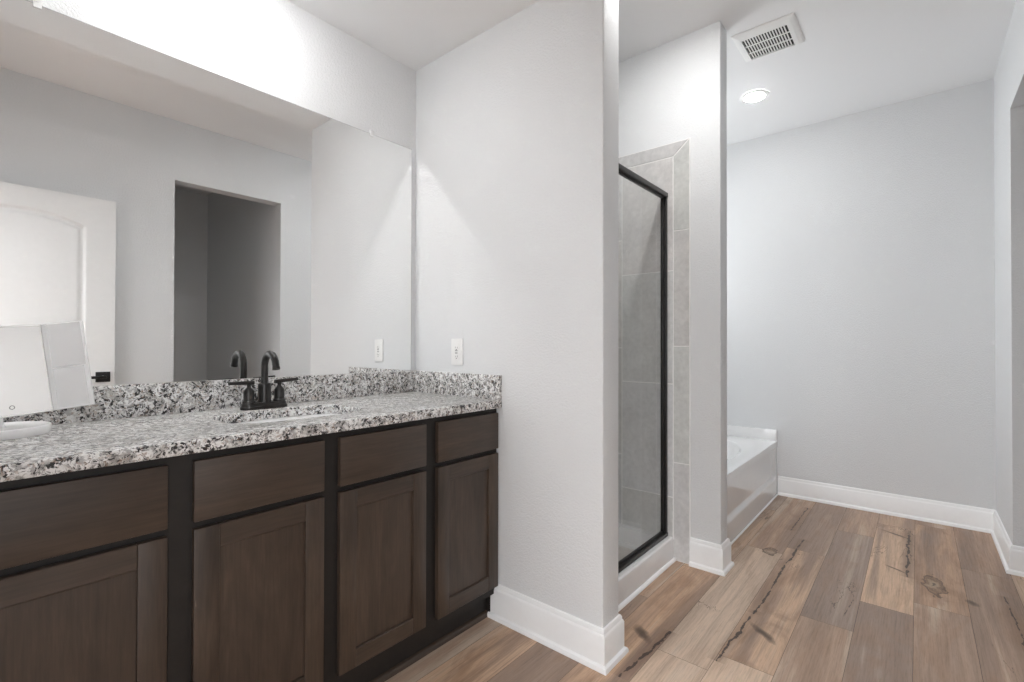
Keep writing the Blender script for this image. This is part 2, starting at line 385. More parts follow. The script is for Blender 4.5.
# ---------------------------------------------------------------- walls and ceilings
WX0, WX1, WZ0, WZ1 = 2.80, 3.92, 1.25, 2.30
bm = bmesh.new()
box(bm, xN-0.15, WX0, yM, yM+0.12, 0, z2+0.1); box(bm, WX1, xB+0.12, yM, yM+0.12, 0, z2+0.1)
box(bm, WX0, WX1, yM, yM+0.12, 0, WZ0); box(bm, WX0, WX1, yM, yM+0.12, WZ1, z2+0.1)
struct('wall_left', bm, M['wall'], 'long light grey wall behind the big mirror and the tub', 'wall')
struct('wall_back', BX(xB, xB+0.12, yR-0.12, yM, 0, z2+0.1), M['wall'], 'plain light grey wall at the far end beyond the tub', 'wall')
bm = bmesh.new()
box(bm, xN-0.13, OP1[0], yR-0.115, yR, 0, z2+0.1); box(bm, OP1[1], 2.55, yR-0.115, yR, 0, z2+0.1); box(bm, xO, xB, yR-0.115, yR, 0, z2+0.1)
box(bm, OP1[0], OP1[1], yR-0.115, yR, zO, z2+0.1); box(bm, 2.55, xO, yR-0.115, yR, zO, z2+0.1)
struct('wall_right', bm, M['wall'], 'light grey wall with two tall doorless openings, opposite the vanity', 'wall')
bm = bmesh.new()
box(bm, xN-0.11, xN, 0.56, yM, 0, z2+0.1); box(bm, xN-0.11, xN, yR, -0.30, 0, z2+0.1); box(bm, xN-0.11, xN, -0.30, 0.56, 2.085, z2+0.1)
struct('wall_near', bm, M['wall'], 'light grey wall with the entry doorway beside the vanity', 'wall')
o = struct('wall_partition', BX(xP, xP+tP, yE, yM, 0, z2+0.02, bev=0.006, seg=3), M['wall'], 'short light grey partition wall between the vanity and the shower', 'wall'); sharp(o, 25)
o = struct('wall_shower', BX(xS, xS+tS, yS, yM, 0, z2+0.02, bev=0.005, seg=3), M['wall'], 'short light grey wall between the shower and the tub', 'wall'); sharp(o, 25)
struct('ceiling', BX(xN-0.13, xB+0.12, -2.35, yM+0.12, z2, z2+0.1), M['ceiling'], 'higher light grey ceiling with the fan grille and downlight', 'ceiling')
o = struct('ceiling_vanity', BX(xN-0.005, xP+0.004, yE, yM+0.01, z1, z2+0.02, bev=0.003), M['ceiling'], 'lowered light grey ceiling over the vanity', 'ceiling')
# rooms behind the two openings
bm = bmesh.new()
box(bm, 0.86, 0.96, -2.25, yR-0.115, 0, z2+0.02); box(bm, OP1[1]+0.02, OP1[1]+0.12, -2.25, yR-0.115, 0, z2+0.02); box(bm, 0.86, OP1[1]+0.12, -2.25, -2.15, 0, z2+0.02)
struct('wall_alcove', bm, M['wall'], 'dim grey walls of the small room seen through the opening in the mirror', 'wall')
bm = bmesh.new()
box(bm, 2.32, 2.42, -1.6, yR-0.115, 0, z2+0.02); box(bm, xO+0.12, xO+0.22, -1.6, yR-0.115, 0, z2+0.02); box(bm, 2.32, xO+0.22, -1.6, -1.5, 0, z2+0.02)
struct('wall_closet', bm, M['wall'], 'grey walls of the room behind the far opening on the right', 'wall')

# unseen glowing window over the tub, added as fill light
bm = bmesh.new()
for r in ((WX0, WX0+0.045, WZ0, WZ1), (WX1-0.045, WX1, WZ0, WZ1), (WX0+0.045, WX1-0.045, WZ0, WZ0+0.045), (WX0+0.045, WX1-0.045, WZ1-0.045, WZ1)):
    box(bm, r[0], r[1], yM+0.045, yM+0.10, r[2], r[3], 0.003)
wi = struct('fill_window', bm, M['trim'], 'added glowing window above the bathtub, out of view, for fill light', 'window')
obj('pane', BX(WX0+0.04, WX1-0.04, yM+0.070, yM+0.076, WZ0+0.04, WZ1-0.04), emitter('fill_light_pane', (0.96, 0.98, 1.0), FILL_PANE), wi)

# ---------------------------------------------------------------- baseboards
BB = [(0, 0), (0.026, 0), (0.026, 0.009), (0.023, 0.016), (0.016, 0.020), (0.0145, 0.022), (0.0145, 0.113), (0.012, 0.119), (0.009, 0.123), (0.0085, 0.131), (0.005, 0.138), (0, 0.140)]
def base(name, path, side, label):
    bm = bmesh.new(); sweep(bm, path, BB, side); o = struct(name, bm, M['trim'], label, 'baseboard'); sharp(o, 30); return o
base('baseboard_partition', [(xP, 1.372), (xP, yE), (xP+tP, yE), (xP+tP, 0.984)], -1, 'white baseboard wrapping the end of the partition beside the vanity')
base('baseboard_shower', [(xS, 0.899), (xS, yS), (xS+tS, yS), (xS+tS, yA-0.004)], -1, 'white baseboard wrapping the wall end between shower and tub')
base('baseboard_back', [(xB, yA-0.004), (xB, yR), (xO, yR), (xO, yR-0.115)], -1, 'white baseboard along the far wall turning into the right opening')
base('baseboard_right', [(2.55, yR-0.115), (2.55, yR), (OP1[1], yR), (OP1[1], yR-0.115)], -1, 'white baseboard on the right wall between its two openings')
base('baseboard_near', [(OP1[0], yR-0.115), (OP1[0], yR), (xN, yR)], -1, 'white baseboard on the right wall behind the open door')
QR = [(0, 0), (0.013, 0), (0.0125, 0.005), (0.009, 0.010), (0.004, 0.0135), (0, 0.014)]
bm = bmesh.new(); sweep(bm, [(xS-0.001, 0.985), (xP+tP+0.001, 0.985)], QR, 1); sharp(struct('trim_1', bm, M['trim'], 'thin white bead along the floor under the shower curb', 'trim'))
bm = bmesh.new(); sweep(bm, [(xB-0.026, yA), (xS+tS+0.001, yA)], [(d*0.55, z*0.6) for d, z in QR], 1); sharp(struct('trim_2', bm, M['trim'], 'thin white bead along the floor under the tub front', 'trim'))

# ---------------------------------------------------------------- shower tile on three walls
def clip(poly, f):
    out = []
    for i in range(len(poly)):
        a, b = poly[i], poly[(i+1) % len(poly)]; fa, fb = f(a), f(b)
        if fa >= 0: out.append(a)
        if fa*fb < 0:
            s = fa/(fa-fb); out.append((a[0]+(b[0]-a[0])*s, a[1]+(b[1]-a[1])*s))
    return out
def inset(poly, d):
    A = sum(poly[i][0]*poly[(i+1) % len(poly)][1]-poly[(i+1) % len(poly)][0]*poly[i][1] for i in range(len(poly)))
    if A < 0: poly = poly[::-1]
    n = len(poly); out = []
    for i in range(n):
        p0, p, p2 = Vector(poly[i-1]), Vector(poly[i]), Vector(poly[(i+1) % n])
        d0, d1 = (p-p0).normalized(), (p2-p).normalized(); n0, n1 = Vector((-d0.y, d0.x)), Vector((-d1.y, d1.x))
        m = n0+n1; m = m/m.dot(n0); out.append((p.x+m.x*d, p.y+m.y*d))
    return out
def tile_wall(name, fn, polys, outline, label):
    bm = bmesh.new(); lay = bm.loops.layers.float_color.new('pc')
    prism(bm, outline, fn, 0.0, 0.0068, 1)
    for P in polys:
        q = inset(P, 0.0027); q2 = inset(P, 0.0038)
        A = [bm.verts.new(fn(u, v, 0.006)) for u, v in q]; B = [bm.verts.new(fn(u, v, 0.0078)) for u, v in q]; D = [bm.verts.new(fn(u, v, 0.0088)) for u, v in q2]
        g = random.uniform(0.93, 1.06); col = (g*random.uniform(.985, 1.02), g, g*random.uniform(.97, 1.01), 1); n = len(q)
        fs = [bm.faces.new(D)] + [bm.faces.new((a[i], a[(i+1) % n], b[(i+1) % n], b[i])) for a, b in ((A, B), (B, D)) for i in range(n)]
        for f in fs:
            f.material_index = 0
            for l in f.loops: l[lay] = col
    return struct(name, bm, [M['tile'], M['grout']], label, 'tile')
ZI, ZT, YB0, YB1 = 2.128, 2.203, 0.9005, 0.987       # inner/outer top of the border, its outer/inner edge
def R4(a, b, c_, d): return [(a, c_), (b, c_), (b, d), (a, d)]
def side_polys():
    out = []; js = [0.0, 0.513, 1.124, 1.733]
    for a, b in zip(js, js[1:]): out.append(R4(YB0, YB1, a, b))
    out.append([(YB0, js[-1]), (YB1, js[-1]), (YB1, ZI), (YB0, ZT)])
    ys = [YB1, 1.284, 1.584, yM]
    out.append([(YB0, ZT), (YB1, ZI), (1.55, ZI), (1.55, ZT)]); out.append(R4(1.55, yM, ZI, ZT))
    for c_, (a, b) in enumerate(zip(ys, ys[1:])):
        j = [0.03, 0.328, 0.925, 1.524, ZI] if c_ % 2 == 0 else [0.03, 0.513, 1.114, 1.722, ZI]
        for p, q in zip(j, j[1:]): out.append(R4(a, b, p, q))
    return out
OUT = R4(YB0-0.001, yM, 0.0, ZT+0.001)
tile_wall('wall_tile_right', lambda u, v, d: (xS-d, u, v), side_polys(), OUT, 'grey stone tile with mitred border on the shower wall beside the tub')
tile_wall('wall_tile_left', lambda u, v, d: (xP+tP+d, u, v), side_polys(), OUT, 'grey stone tile inside the shower on the partition')
polys = []; xs = [xP+tP+.009, 1.93, 2.24, xS-.009]
for c_, (a, b) in enumerate(zip(xs, xs[1:])):
    j = [0.03, 0.328, 0.925, 1.524, ZI] if c_ % 2 else [0.03, 0.513, 1.114, 1.722, ZI]
    for p, q in zip(j, j[1:]): polys.append(R4(a, b, p, q))
    polys.append(R4(a, b, ZI, ZT))
tile_wall('wall_tile_back', lambda u, v, d: (u, yM-d, v), polys, R4(xP+tP, xS, 0, ZT+.001), 'grey stone tile on the back wall of the shower')

# ---------------------------------------------------------------- shower pan and door
XL, XR = xP+tP+0.009, xS-0.009
t_ = thing('shower_pan', 'white moulded shower pan with low curb behind the glass', 'shower pan', ((XL+XR)/2, 1.43, 0))
bm = bmesh.new()
prof = [(0.985, 0.0), (0.985, 0.104), (0.988, 0.114), (0.996, 0.119), (1.066, 0.119), (1.074, 0.115), (1.080, 0.105), (1.098, 0.052), (1.110, 0.044), (1.45, 0.034), (1.80, 0.044), (1.815, 0.052), (1.830, 0.105), (1.838, 0.118), (1.8745, 0.120), (1.8745, 0.0)]
prism(bm, prof, lambda u, v, d: (d, u, v), XL, XR)
sharp(obj('basin', bm, M['acrylic'], t_), 30)
for a, b in ((XL, XL+0.05), (XR-0.05, XR)):
    bm = bmesh.new(); prism(bm, [(a, 0.03), (b, 0.03), (b-(0.0 if a > 2 else 0.012), 0.118), (a+(0.012 if a > 2 else 0.0), 0.118)], lambda u, v, d: (u, d, v), 1.075, 1.8745)
    sharp(obj('side_rim', bm, M['acrylic'], t_), 30)
bm = bmesh.new(); lathe(bm, [(0.05, 0.036), (0.05, 0.040), (0.046, 0.041)], ((XL+XR)/2, 1.45, 0)); obj('drain', bm, M['steel'], t_)

d_ = thing('shower_door', 'clear glass shower door in a dark bronze metal frame', 'shower door', ((XL+XR)/2, 1.034, 0.1195))
ZH = 1.940
def rail(bm, x0, x1, y0, y1, za, zb, bev=0.002): box(bm, x0, x1, y0, y1, za, zb, bev)
for nm, xa, xb_ in (('jamb', XR-0.018, XR), ('jamb', XL, XL+0.018)):
    bm = bmesh.new(); rail(bm, xa, xb_, 1.017, 1.049, 0.1195, ZH-0.024); sharp(obj(nm, bm, M['frame_bronze'], d_), 30)
bm = bmesh.new(); rail(bm, XL, XR, 1.014, 1.052, ZH-0.024, ZH); sharp(obj('header_rail', bm, M['frame_bronze'], d_), 30)
bm = bmesh.new(); rail(bm, XL, XR, 1.014, 1.052, 0.1195, 0.138); sharp(obj('sill_rail', bm, M['frame_bronze'], d_), 30)
bm = bmesh.new(); xa, xb_, za, zb = XL+0.019, XR-0.019, 0.140, ZH-0.026
for r in ((xa, xa+0.012, za, zb), (xb_-0.012, xb_, za, zb), (xa+0.012, xb_-0.012, za, za+0.008), (xa+0.012, xb_-0.012, zb-0.006, zb)):
    rail(bm, r[0], r[1], 1.028, 1.042, r[2], r[3], 0.0015)
sharp(obj('door_frame', bm, M['frame_bronze'], d_), 30)
obj('glass_panel', BX(xa+0.010, xb_-0.010, 1.0335, 1.0365, za+0.006, zb-0.005), M['glass'], d_)

# ---------------------------------------------------------------- tub
TX0, TX1 = xS+tS+0.002, xB-0.002
tb = thing('bathtub', 'white alcove bathtub with oval basin and glossy apron', 'bathtub', ((TX0+TX1)/2, 1.34, 0))
bm = bmesh.new(); cx, cy, a, b = 3.365, 1.315, 0.600, 0.390; n = 96
def rect_ring(N):
    out = []
    x0, x1, y0, y1 = TX0, TX1, yA, yM-0.002
    for i in range(N):
        th = 2*math.pi*i/N; dx, dy = math.cos(th)*a, math.sin(th)*b
        s = min((x1-cx)/dx if dx > 1e-9 else 1e9, (x0-cx)/dx if dx < -1e-9 else 1e9, (y1-cy)/dy if dy > 1e-9 else 1e9, (y0-cy)/dy if dy < -1e-9 else 1e9)
        out.append((cx+dx*s, cy+dy*s))
    for q in ((x0, y0), (x1, y0), (x1, y1), (x0, y1)):           # snap nearest to the true corners
        i = min(range(N), key=lambda k: (out[k][0]-q[0])**2+(out[k][1]-q[1])**2); out[i] = q
    return out
RR = rect_ring(n)
def ellr(k, z, e=2.3): return [(p[0], p[1], z) for p in sup(cx, cy, a*k, b*k, e, n)]
def ellp(da, db, z): return [(p[0], p[1], z) for p in sup(cx, cy, a+da, b+db, 2.3, n)]
rs = [[(p[0], p[1], zdeck-0.045) for p in RR], [(p[0], p[1], zdeck-0.006) for p in RR],
      [(cx+(p[0]-cx)*0.997, cy+(p[1]-cy)*0.996, zdeck) for p in RR], ellp(.012, .012, zdeck), ellp(.004, .004, zdeck-0.003), ellp(-.004, -.004, zdeck-0.010), ellp(-.03, -.02, zdeck-0.09), ellp(-.07, -.05, zdeck-0.25), ellp(-.13, -.09, zdeck-0.33), ellp(-.25, -.2, zdeck-0.345)]
rings(bm, rs, False, True)
sharp(obj('deck', bm, M['acrylic'], tb), 40)
bm = bmesh.new(); nx, nz = 90, 50; V = []
for j in range(nz+1):
    z = (zdeck-0.03)*j/nz; row = []
    for i in range(nx+1):
        x = TX0+(TX1-TX0)*i/nx
        ex = sst(TX0+0.05, TX0+0.10, x)*(1-sst(TX1-0.10, TX1-0.045, x))
        ez = sst(0.128, 0.150, z)*(1-sst(0.350, 0.368, z))
        row.append(bm.verts.new((x, yA+0.002+0.020*ex*ez, z)))
    V.append(row)
for j in range(nz):
    for i in range(nx): bm.faces.new((V[j][i], V[j][i+1], V[j+1][i+1], V[j+1][i]))
obj('apron', bm, M['acrylic'], tb, smooth=True)
bm = bmesh.new()
box(bm, TX1-0.020, TX1, yA+0.002, yM-0.002, zdeck-0.002, zdeck+0.086, 0.004); box(bm, TX0, TX1-0.020, yM-0.022, yM-0.002, zdeck-0.002, zdeck+0.086, 0.004)
sharp(obj('wall_flange', bm, M['acrylic'], tb), 40)

# ---------------------------------------------------------------- vanity cabinet
vx0, vx1 = xN+0.002, xP-0.001
yF, yD = 1.345, 1.326
va = thing('vanity_cabinet', 'long espresso-stained vanity with four drawer fronts over four doors', 'cabinet', ((vx0+vx1)/2, 1.62, 0))
bm = bmesh.new()
COLS = [(-0.098, 0.345), (0.398, 0.730), (0.780, 1.112), (1.166, 1.493)]
edges = [vx0] + [v for c_ in COLS for v in (c_[0]+0.012, c_[1]-0.012)] + [vx1]
for i in range(0, len(edges), 2): box(bm, edges[i], edges[i+1], yF, yF+0.019, 0.100, 0.8695)
for a_, b_ in ((0.100, 0.150), (0.675, 0.712), (0.838, 0.8695)):
    for c_ in COLS: box(bm, c_[0]+0.012, c_[1]-0.012, yF+0.0005, yF+0.019, a_, b_)
obj('face_frame', bm, M['wood_dark'], va)
bm = bmesh.new()
box(bm, vx0, vx0+0.016, yF+0.019, yM-0.002, 0, 0.8695); box(bm, vx1-0.016, vx1, yF+0.019, yM-0.002, 0, 0.8695)
box(bm, vx0+0.016, vx1-0.016, yF+0.019, yM-0.002, 0.100, 0.116); box(bm, vx0+0.016, vx1-0.016, yM-0.012, yM-0.002, 0.116, 0.8695)
obj('carcass', bm, M['wood_dark'], va)
obj('toe_kick', BX(vx0+0.016, vx1-0.016, 1.386, 1.400, 0, 0.100), M['wood_dark'], va)
bm = bmesh.new(); sweep(bm, [(vx1-0.016, 1.386), (vx0+0.016, 1.386)], [(0, 0), (0.016, 0), (0.0155, 0.007), (0.011, 0.0155), (0.005, 0.019), (0, 0.020)], 1)
sharp(obj('shoe_moulding', bm, M['wood_h'], va), 40)
for x0, x1 in COLS:
    bm = bmesh.new(); box(bm, x0, x1, yD, yF-0.0005, 0.702, 0.849, 0.0025, 2)
    sharp(obj('drawer_front', bm, M['wood_h'], va), 30)
    zb_, zt_ = 0.136, 0.684; s = 0.056
    bm = bmesh.new(); box(bm, x0, x0+s, yD, yF-0.0005, zb_, zt_, 0.0022, 2, 0); box(bm, x1-s, x1, yD, yF-0.0005, zb_, zt_, 0.0022, 2, 0)
    box(bm, x0+s, x1-s, yD+0.0003, yF-0.0005, zb_, zb_+s, 0.0018, 1, 1); box(bm, x0+s, x1-s, yD+0.0003, yF-0.0005, zt_-s, zt_, 0.0018, 1, 1)
    dr = sharp(obj('cabinet_door', bm, [M['wood_v'], M['wood_h']], va), 30)
    obj('panel', BX(x0+s-0.004, x1-s+0.004, yD+0.0095, yF-0.002, zb_+s-0.004, zt_-s+0.004), M['wood_v'], dr)

# ---------------------------------------------------------------- countertop with sink cut-out
ct = thing('countertop', 'speckled black, white and taupe granite countertop on the dark vanity', 'countertop', ((vx0+vx1)/2, 1.6, 0.870))
sx, sy, sa, sb, se = 0.758, 1.588, 0.218, 0.142, 3.2
bm = bmesh.new(); N = 96
def outer(z, d):
    x0, x1, y0, y1 = xN+0.001+d, xP-0.001-d, cf+d, yM-0.001-d; out = []
    for i in range(N):
        th = 2*math.pi*i/N; dx, dy = math.cos(th)*sa*3.4, math.sin(th)*sb
        s = min((x1-sx)/dx if dx > 1e-9 else 1e9, (x0-sx)/dx if dx < -1e-9 else 1e9, (y1-sy)/dy if dy > 1e-9 else 1e9, (y0-sy)/dy if dy < -1e-9 else 1e9)
        out.append([sx+dx*s, sy+dy*s, z])
    for q in ((x0, y0), (x1, y0), (x1, y1), (x0, y1)):
        i = min(range(N), key=lambda k: (out[k][0]-q[0])**2+(out[k][1]-q[1])**2); out[i] = [q[0], q[1], z]
    return out
def hole(z, d): return [(p[0], p[1], z) for p in sup(sx, sy, sa-d, sb-d, se, N)]
rs = [hole(0.870, 0), hole(zc-0.003, 0), hole(zc-0.0008, -0.0012), hole(zc, -0.003), outer(zc, 0.003), outer(zc-0.0008, 0.0008), outer(zc-0.003, 0), outer(0.873, 0), outer(0.870, 0.002), hole(0.870, 0)]
rings(bm, rs, False, False); bmesh.ops.remove_doubles(bm, verts=bm.verts, dist=1e-5)
sharp(obj('slab', bm, M['granite'], ct), 40)
def tag(o, label, cat): o['label'] = label; o['category'] = cat
tag(sharp(obj('backsplash', BX(xN+0.001, xP-0.0205, yM-0.020, yM-0.0005, zc, zc+0.102, 0.0015), M['granite']), 30), 'long speckled granite backsplash strip below the wall mirror', 'backsplash')
tag(sharp(obj('backsplash', BX(xP-0.020, xP-0.0005, cf+0.001, yM-0.0005, zc, zc+0.102, 0.0015), M['granite']), 30), 'short speckled granite side splash on the partition below the outlet', 'backsplash')

sk = thing('sink', 'white undermount sink set below the granite', 'sink', (sx, sy, 0.74))
bm = bmesh.new(); rs = []
for d, z, e in ((-0.020, 0.8695, se), (-0.004, 0.8695, se), (0.001, 0.866, se), (0.004, 0.850, se), (0.012, 0.80, 3.0), (0.030, 0.755, 2.7), (0.060, 0.738, 2.4), (0.115, 0.732, 2.2), (0.140, 0.73, 2.0), (0.115, 0.722, 2.2), (0.02, 0.74, 2.6), (0.0, 0.85, 3.0), (-0.020, 0.860, se)):
    rs.append([(p[0], p[1], z) for p in sup(sx, sy, max(0.03, sa-d), max(0.002, sb-d), e, N)])
rings(bm, rs[:9], False, True); rings(bm, rs[9:] + [rs[0]], True, False)
obj('bowl', bm, M['porcelain'], sk, smooth=True)
bm = bmesh.new(); lathe(bm, [(0.024, 0.7305), (0.024, 0.734), (0.018, 0.7345), (0.014, 0.7325)], (sx, sy, 0), n=24); obj('drain', bm, M['bronze'], sk)

# ---------------------------------------------------------------- faucet
fx, fy = 0.752, 1.786
fa = thing('faucet', 'dark bronze two-handle faucet with a curved spout on the granite', 'faucet', (fx, fy, zc))
bm = bmesh.new()
def stad(w, d, z):
    out = []
    for i in range(40):
        th = 2*math.pi*i/40; c_, s_ = math.cos(th), math.sin(th); k = (w-d)/2
        out.append((fx+math.copysign(k, c_)*(1 if abs(c_) > 1e-6 else 0)+c_*d/2, fy+s_*d/2, z))
    return out
rings(bm, [stad(.158, .056, zc), stad(.160, .058, zc+.003), stad(.158, .056, zc+.009), stad(.150, .050, zc+.012), stad(.149, .049, zc+.019), stad(.144, .044, zc+.023)])
sharp(obj('base_plate', bm, M['bronze'], fa), 35)
bm = bmesh.new()
lathe(bm, [(.0235, .022), (.0235, .026), (.0212, .030), (.0212, .083), (.0200, .088), (.0140, .090), (.0140, .091)], (fx, fy, zc), n=28)
sharp(obj('spout_body', bm, M['bronze'], fa), 35)
path = [(fx, fy, zc+.088), (fx, fy, zc+.120), (fx, fy, zc+.140), (fx, fy, zc+.150)]; rad = 0.044
for i in range(1, 15):
    th = math.pi*i/14*0.94; path.append((fx, fy-rad+rad*math.cos(th), zc+.150+rad*math.sin(th)))
p, q = Vector(path[-1]), Vector(path[-2]); dv = (p-q).normalized()
for k in (.006, .012, .018): path.append(tuple(p+dv*k))
bm = bmesh.new(); tube(bm, path, [.0120]*(len(path)-2)+[.0128, .0128], 20); sharp(obj('spout', bm, M['bronze'], fa), 40)
for sgn, pz in ((-1, 0.0), (1, 0.002)):
    hx = fx+sgn*0.0525
    bm = bmesh.new(); lathe(bm, [(.0205, .022), (.0205, .028), (.0172, .031), (.0172, .062), (.0160, .0655), (.0080, .0750), (.0060, .079), (.0070, .085), (.0085, .089)], (hx, fy, zc), n=24)
    h = sharp(obj('handle', bm, M['bronze'], fa), 35)
    bm = bmesh.new(); tube(bm, [(hx-sgn*0.016, fy, zc+.0925), (hx+sgn*0.020, fy, zc+.093+pz), (hx+sgn*0.066, fy-.004, zc+.094+pz*2)], [.0072, .0066, .0056], 14); sharp(obj('lever', bm, M['bronze'], h), 40)

# ---------------------------------------------------------------- wall mirror
wm = thing('wall_mirror', 'large frameless mirror above the granite backsplash', 'mirror', (0.67, yM-0.003, zc+0.1025))
obj('mirror_glass', BX(xN+0.02, 1.4745, yM-0.006, yM-0.0008, zc+0.1025, zm), M['mirror'], wm)
bm = bmesh.new(); box(bm, 1.4746, 1.4758, yM-0.0055, yM-0.0008, zc+0.1025, zm+.0012); box(bm, xN+0.02, 1.4746, yM-0.0055, yM-0.0008, zm+.0001, zm+.0012)
obj('shaded_edge', bm, M['mirror_edge_shade'], wm)  # glass edge coloured dark to stand in for its shadow line
for x in (0.172, 1.250):
    bm = bmesh.new(); box(bm, x-0.010, x+0.010, yM-0.0105, yM-0.0005, zm+0.0015, zm+0.016, 0.002); box(bm, x-0.009, x+0.009, yM-0.0105, yM-0.0065, zm-0.010, zm+0.004, 0.0015)
    lathe(bm, [(0.004, -0.013), (0.0035, -0.0105)], (x, yM, zm+0.008), 'y', 12)
    obj('mirror_clip', bm, M['clip'], wm)

# ---------------------------------------------------------------- outlet on the partition
ou = thing('wall_outlet', 'white rectangular wall outlet above the granite side splash', 'outlet', (xP, 1.580, 1.098))
bm = bmesh.new(); box(bm, xP-0.0065, xP-0.0003, 1.580-.0365, 1.580+.0365, 1.098-.059, 1.098+.059, 0.003); sharp(obj('cover_plate', bm, M['plate'], ou), 30)
bm = bmesh.new(); box(bm, xP-0.0085, xP-0.006, 1.580-.0165, 1.580+.0165, 1.098-.0335, 1.098+.0335, 0.0015); rc = sharp(obj('receptacle', bm, M['plate'], ou), 30)
for zz in (-.021, .019):
    bm = bmesh.new()
    for dy, hh in ((-.0063, .0042), (.0063, .0035)): box(bm, xP-0.0089, xP-0.0080, 1.580+dy-.0009, 1.580+dy+.0009, 1.098+zz-hh, 1.098+zz+hh)
    lathe(bm, [(.0024, -0.0089), (.0024, -0.0080)], (xP, 1.580, 1.098+zz-.009), 'x', 10)
    obj('slot', bm, M['dark'], rc)
bm = bmesh.new()
for dz in (-.0055, .0055): box(bm, xP-0.0095, xP-0.0084, 1.580-.008, 1.580+.008, 1.098+dz-.0035, 1.098+dz+.0035, 0.0006)
obj('test_button', bm, M['grey_slot'], rc)

# ---------------------------------------------------------------- ceiling fan grille and downlights
vt = thing('ceiling_vent', 'square white louvred fan grille in the far ceiling', 'vent', (2.815, 0.600, z2))
gx0, gx1, gy0, gy1, zt = 2.670, 2.960, 0.455, 0.745, z2
sx0, sx1, sy0, sy1 = 2.727, 2.950-.007, 0.497, 0.722-.013
bm = bmesh.new()
def rr4(x0, x1, y0, y1, z): return [(x0, y0, z), (x1, y0, z), (x1, y1, z), (x0, y1, z)]
rings(bm, [rr4(gx0, gx1, gy0, gy1, zt-.0005), rr4(gx0, gx1, gy0, gy1, zt-.006), rr4(gx0+.008, gx1-.008, gy0+.008, gy1-.008, zt-.010), rr4(gx0+.022, gx1-.022, gy0+.022, gy1-.022, zt-.0145), rr4(sx0, sx1, sy0, sy1, zt-.016), rr4(sx0, sx1, sy0, sy1, zt-.004)], False, False)
obj('grille_frame', bm, M['plate'], vt)
obj('cavity', BX(sx0-.003, sx1+.003, sy0-.003, sy1+.003, zt-.0045, zt-.0006), M['vent_dark'], vt)
bm = bmesh.new(); ns = 16
for i in range(1, ns):
    y = sy0+(sy1-sy0)*i/ns; box(bm, sx0, sx1, y-.0029, y+.0029, zt-.0155, zt-.0130)
for k in (1, 2):
    x = sx0+(sx1-sx0)*k/3; box(bm, x-.004, x+.004, sy0, sy1, zt-.0156, zt-.0128)
obj('louvre', bm, M['plate'], vt)
def downlight(x, y, z, watts, label, drop=0.0):
    t_ = thing('recessed_light', label, 'ceiling light', (x, y, z), 'round ceiling downlights')
    bm = bmesh.new(); lathe(bm, [(.060, -.004), (.0612, -.0075), (.066, -.0085), (.082, -.0060), (.086, -.0004)], (x, y, z), n=48, cap0=False, cap1=False); sharp(obj('trim_ring', bm, M['plate'], t_), 40)
    bm = bmesh.new(); lathe(bm, [(.0603, -.0060), (.0600, -.0070-drop), (.057, -.0110-drop), (.045, -.0140-drop), (.022, -.0155-drop), (.003, -.016-drop)], (x, y, z), n=48, cap0=False); obj('lens', bm, emitter('lamp_lens', (1.0, 0.995, 0.985), watts), t_, smooth=True)
downlight(3.412, 0.808, z2, LAMP_TUB, 'round lit downlight in the far ceiling beside the fan grille')
downlight(0.58, 1.55, z1, LAMP_VANITY, 'round lit downlight in the lowered ceiling over the vanity', 0.016)
downlight(1.93, 0.79, z2, LAMP_SHOWER, 'round lit downlight in the ceiling before the shower door')

# ---------------------------------------------------------------- open white door (seen in the mirror)
DX0, DX1, DY, DZ0, DZ1 = -0.112, 0.752, -0.300, 0.012, 2.068
bm = bmesh.new(); NXd, NZd = 130, 300; W_, H_ = DX1-DX0, DZ1-DZ0
def panel_sd(x, z):
    """signed distance (approx., negative inside) to the two moulded panels"""
    cxd = (DX0+DX1)/2; hw = W_/2-0.152
    s = hw; rise = 0.066; R = (s*s+rise*rise)/(2*rise); ztop = 1.940; czz = ztop-R
    d_up = max(abs(x-cxd)-hw, 1.06-z, math.hypot(x-cxd, z-czz)-R)
    d_lo = max(abs(x-cxd)-hw, 0.25-z, z-0.86)
    return min(d_up, d_lo)
def dep(x, z):
    d = -panel_sd(x, z)
    return 0.012*(sst(-0.003, 0.010, d) - 0.75*sst(0.016, 0.040, d))
V = [[bm.verts.new((DX0+W_*i/NXd, DY-dep(DX0+W_*i/NXd, DZ0+H_*j/NZd), DZ0+H_*j/NZd)) for i in range(NXd+1)] for j in range(NZd+1)]
for j in range(NZd):
    for i in range(NXd): bm.faces.new((V[j][i], V[j][i+1], V[j+1][i+1], V[j+1][i]))
yb_ = DY-0.035; B = [bm.verts.new(p) for p in ((DX0, yb_, DZ0), (DX1, yb_, DZ0), (DX1, yb_, DZ1), (DX0, yb_, DZ1))]
bm.faces.new(B[::-1]); bm.faces.new([V[0][i] for i in range(NXd+1)][::-1]+[B[0], B[1]]); bm.faces.new([V[NZd][i] for i in range(NXd+1)]+[B[2], B[3]])
bm.faces.new([V[j][0] for j in range(NZd+1)]+[B[3], B[0]]); bm.faces.new([V[j][NXd] for j in range(NZd+1)][::-1]+[B[1], B[2]])
dr = struct('door_1', bm, M['door'], 'white arch-panel door standing open, reflected at left of the mirror', 'door'); sharp(dr, 50)
hx, hz = DX1-0.060, 0.915
bm = bmesh.new(); box(bm, hx-.037, hx+.037, DY-.001, DY+.009, hz-.033, hz+.033, 0.002); ro = sharp(obj('door_handle', bm, M['black'], dr), 30); ro['label'] = 'black lever handle with square plate'
bm = bmesh.new(); lathe(bm, [(.011, .008), (.011, .045)], (hx, DY, hz), 'y', 16); box(bm, hx-.115, hx+.012, DY+.040, DY+.052, hz-.009, hz+.009, 0.003); sharp(obj('lever', bm, M['black'], ro), 30)
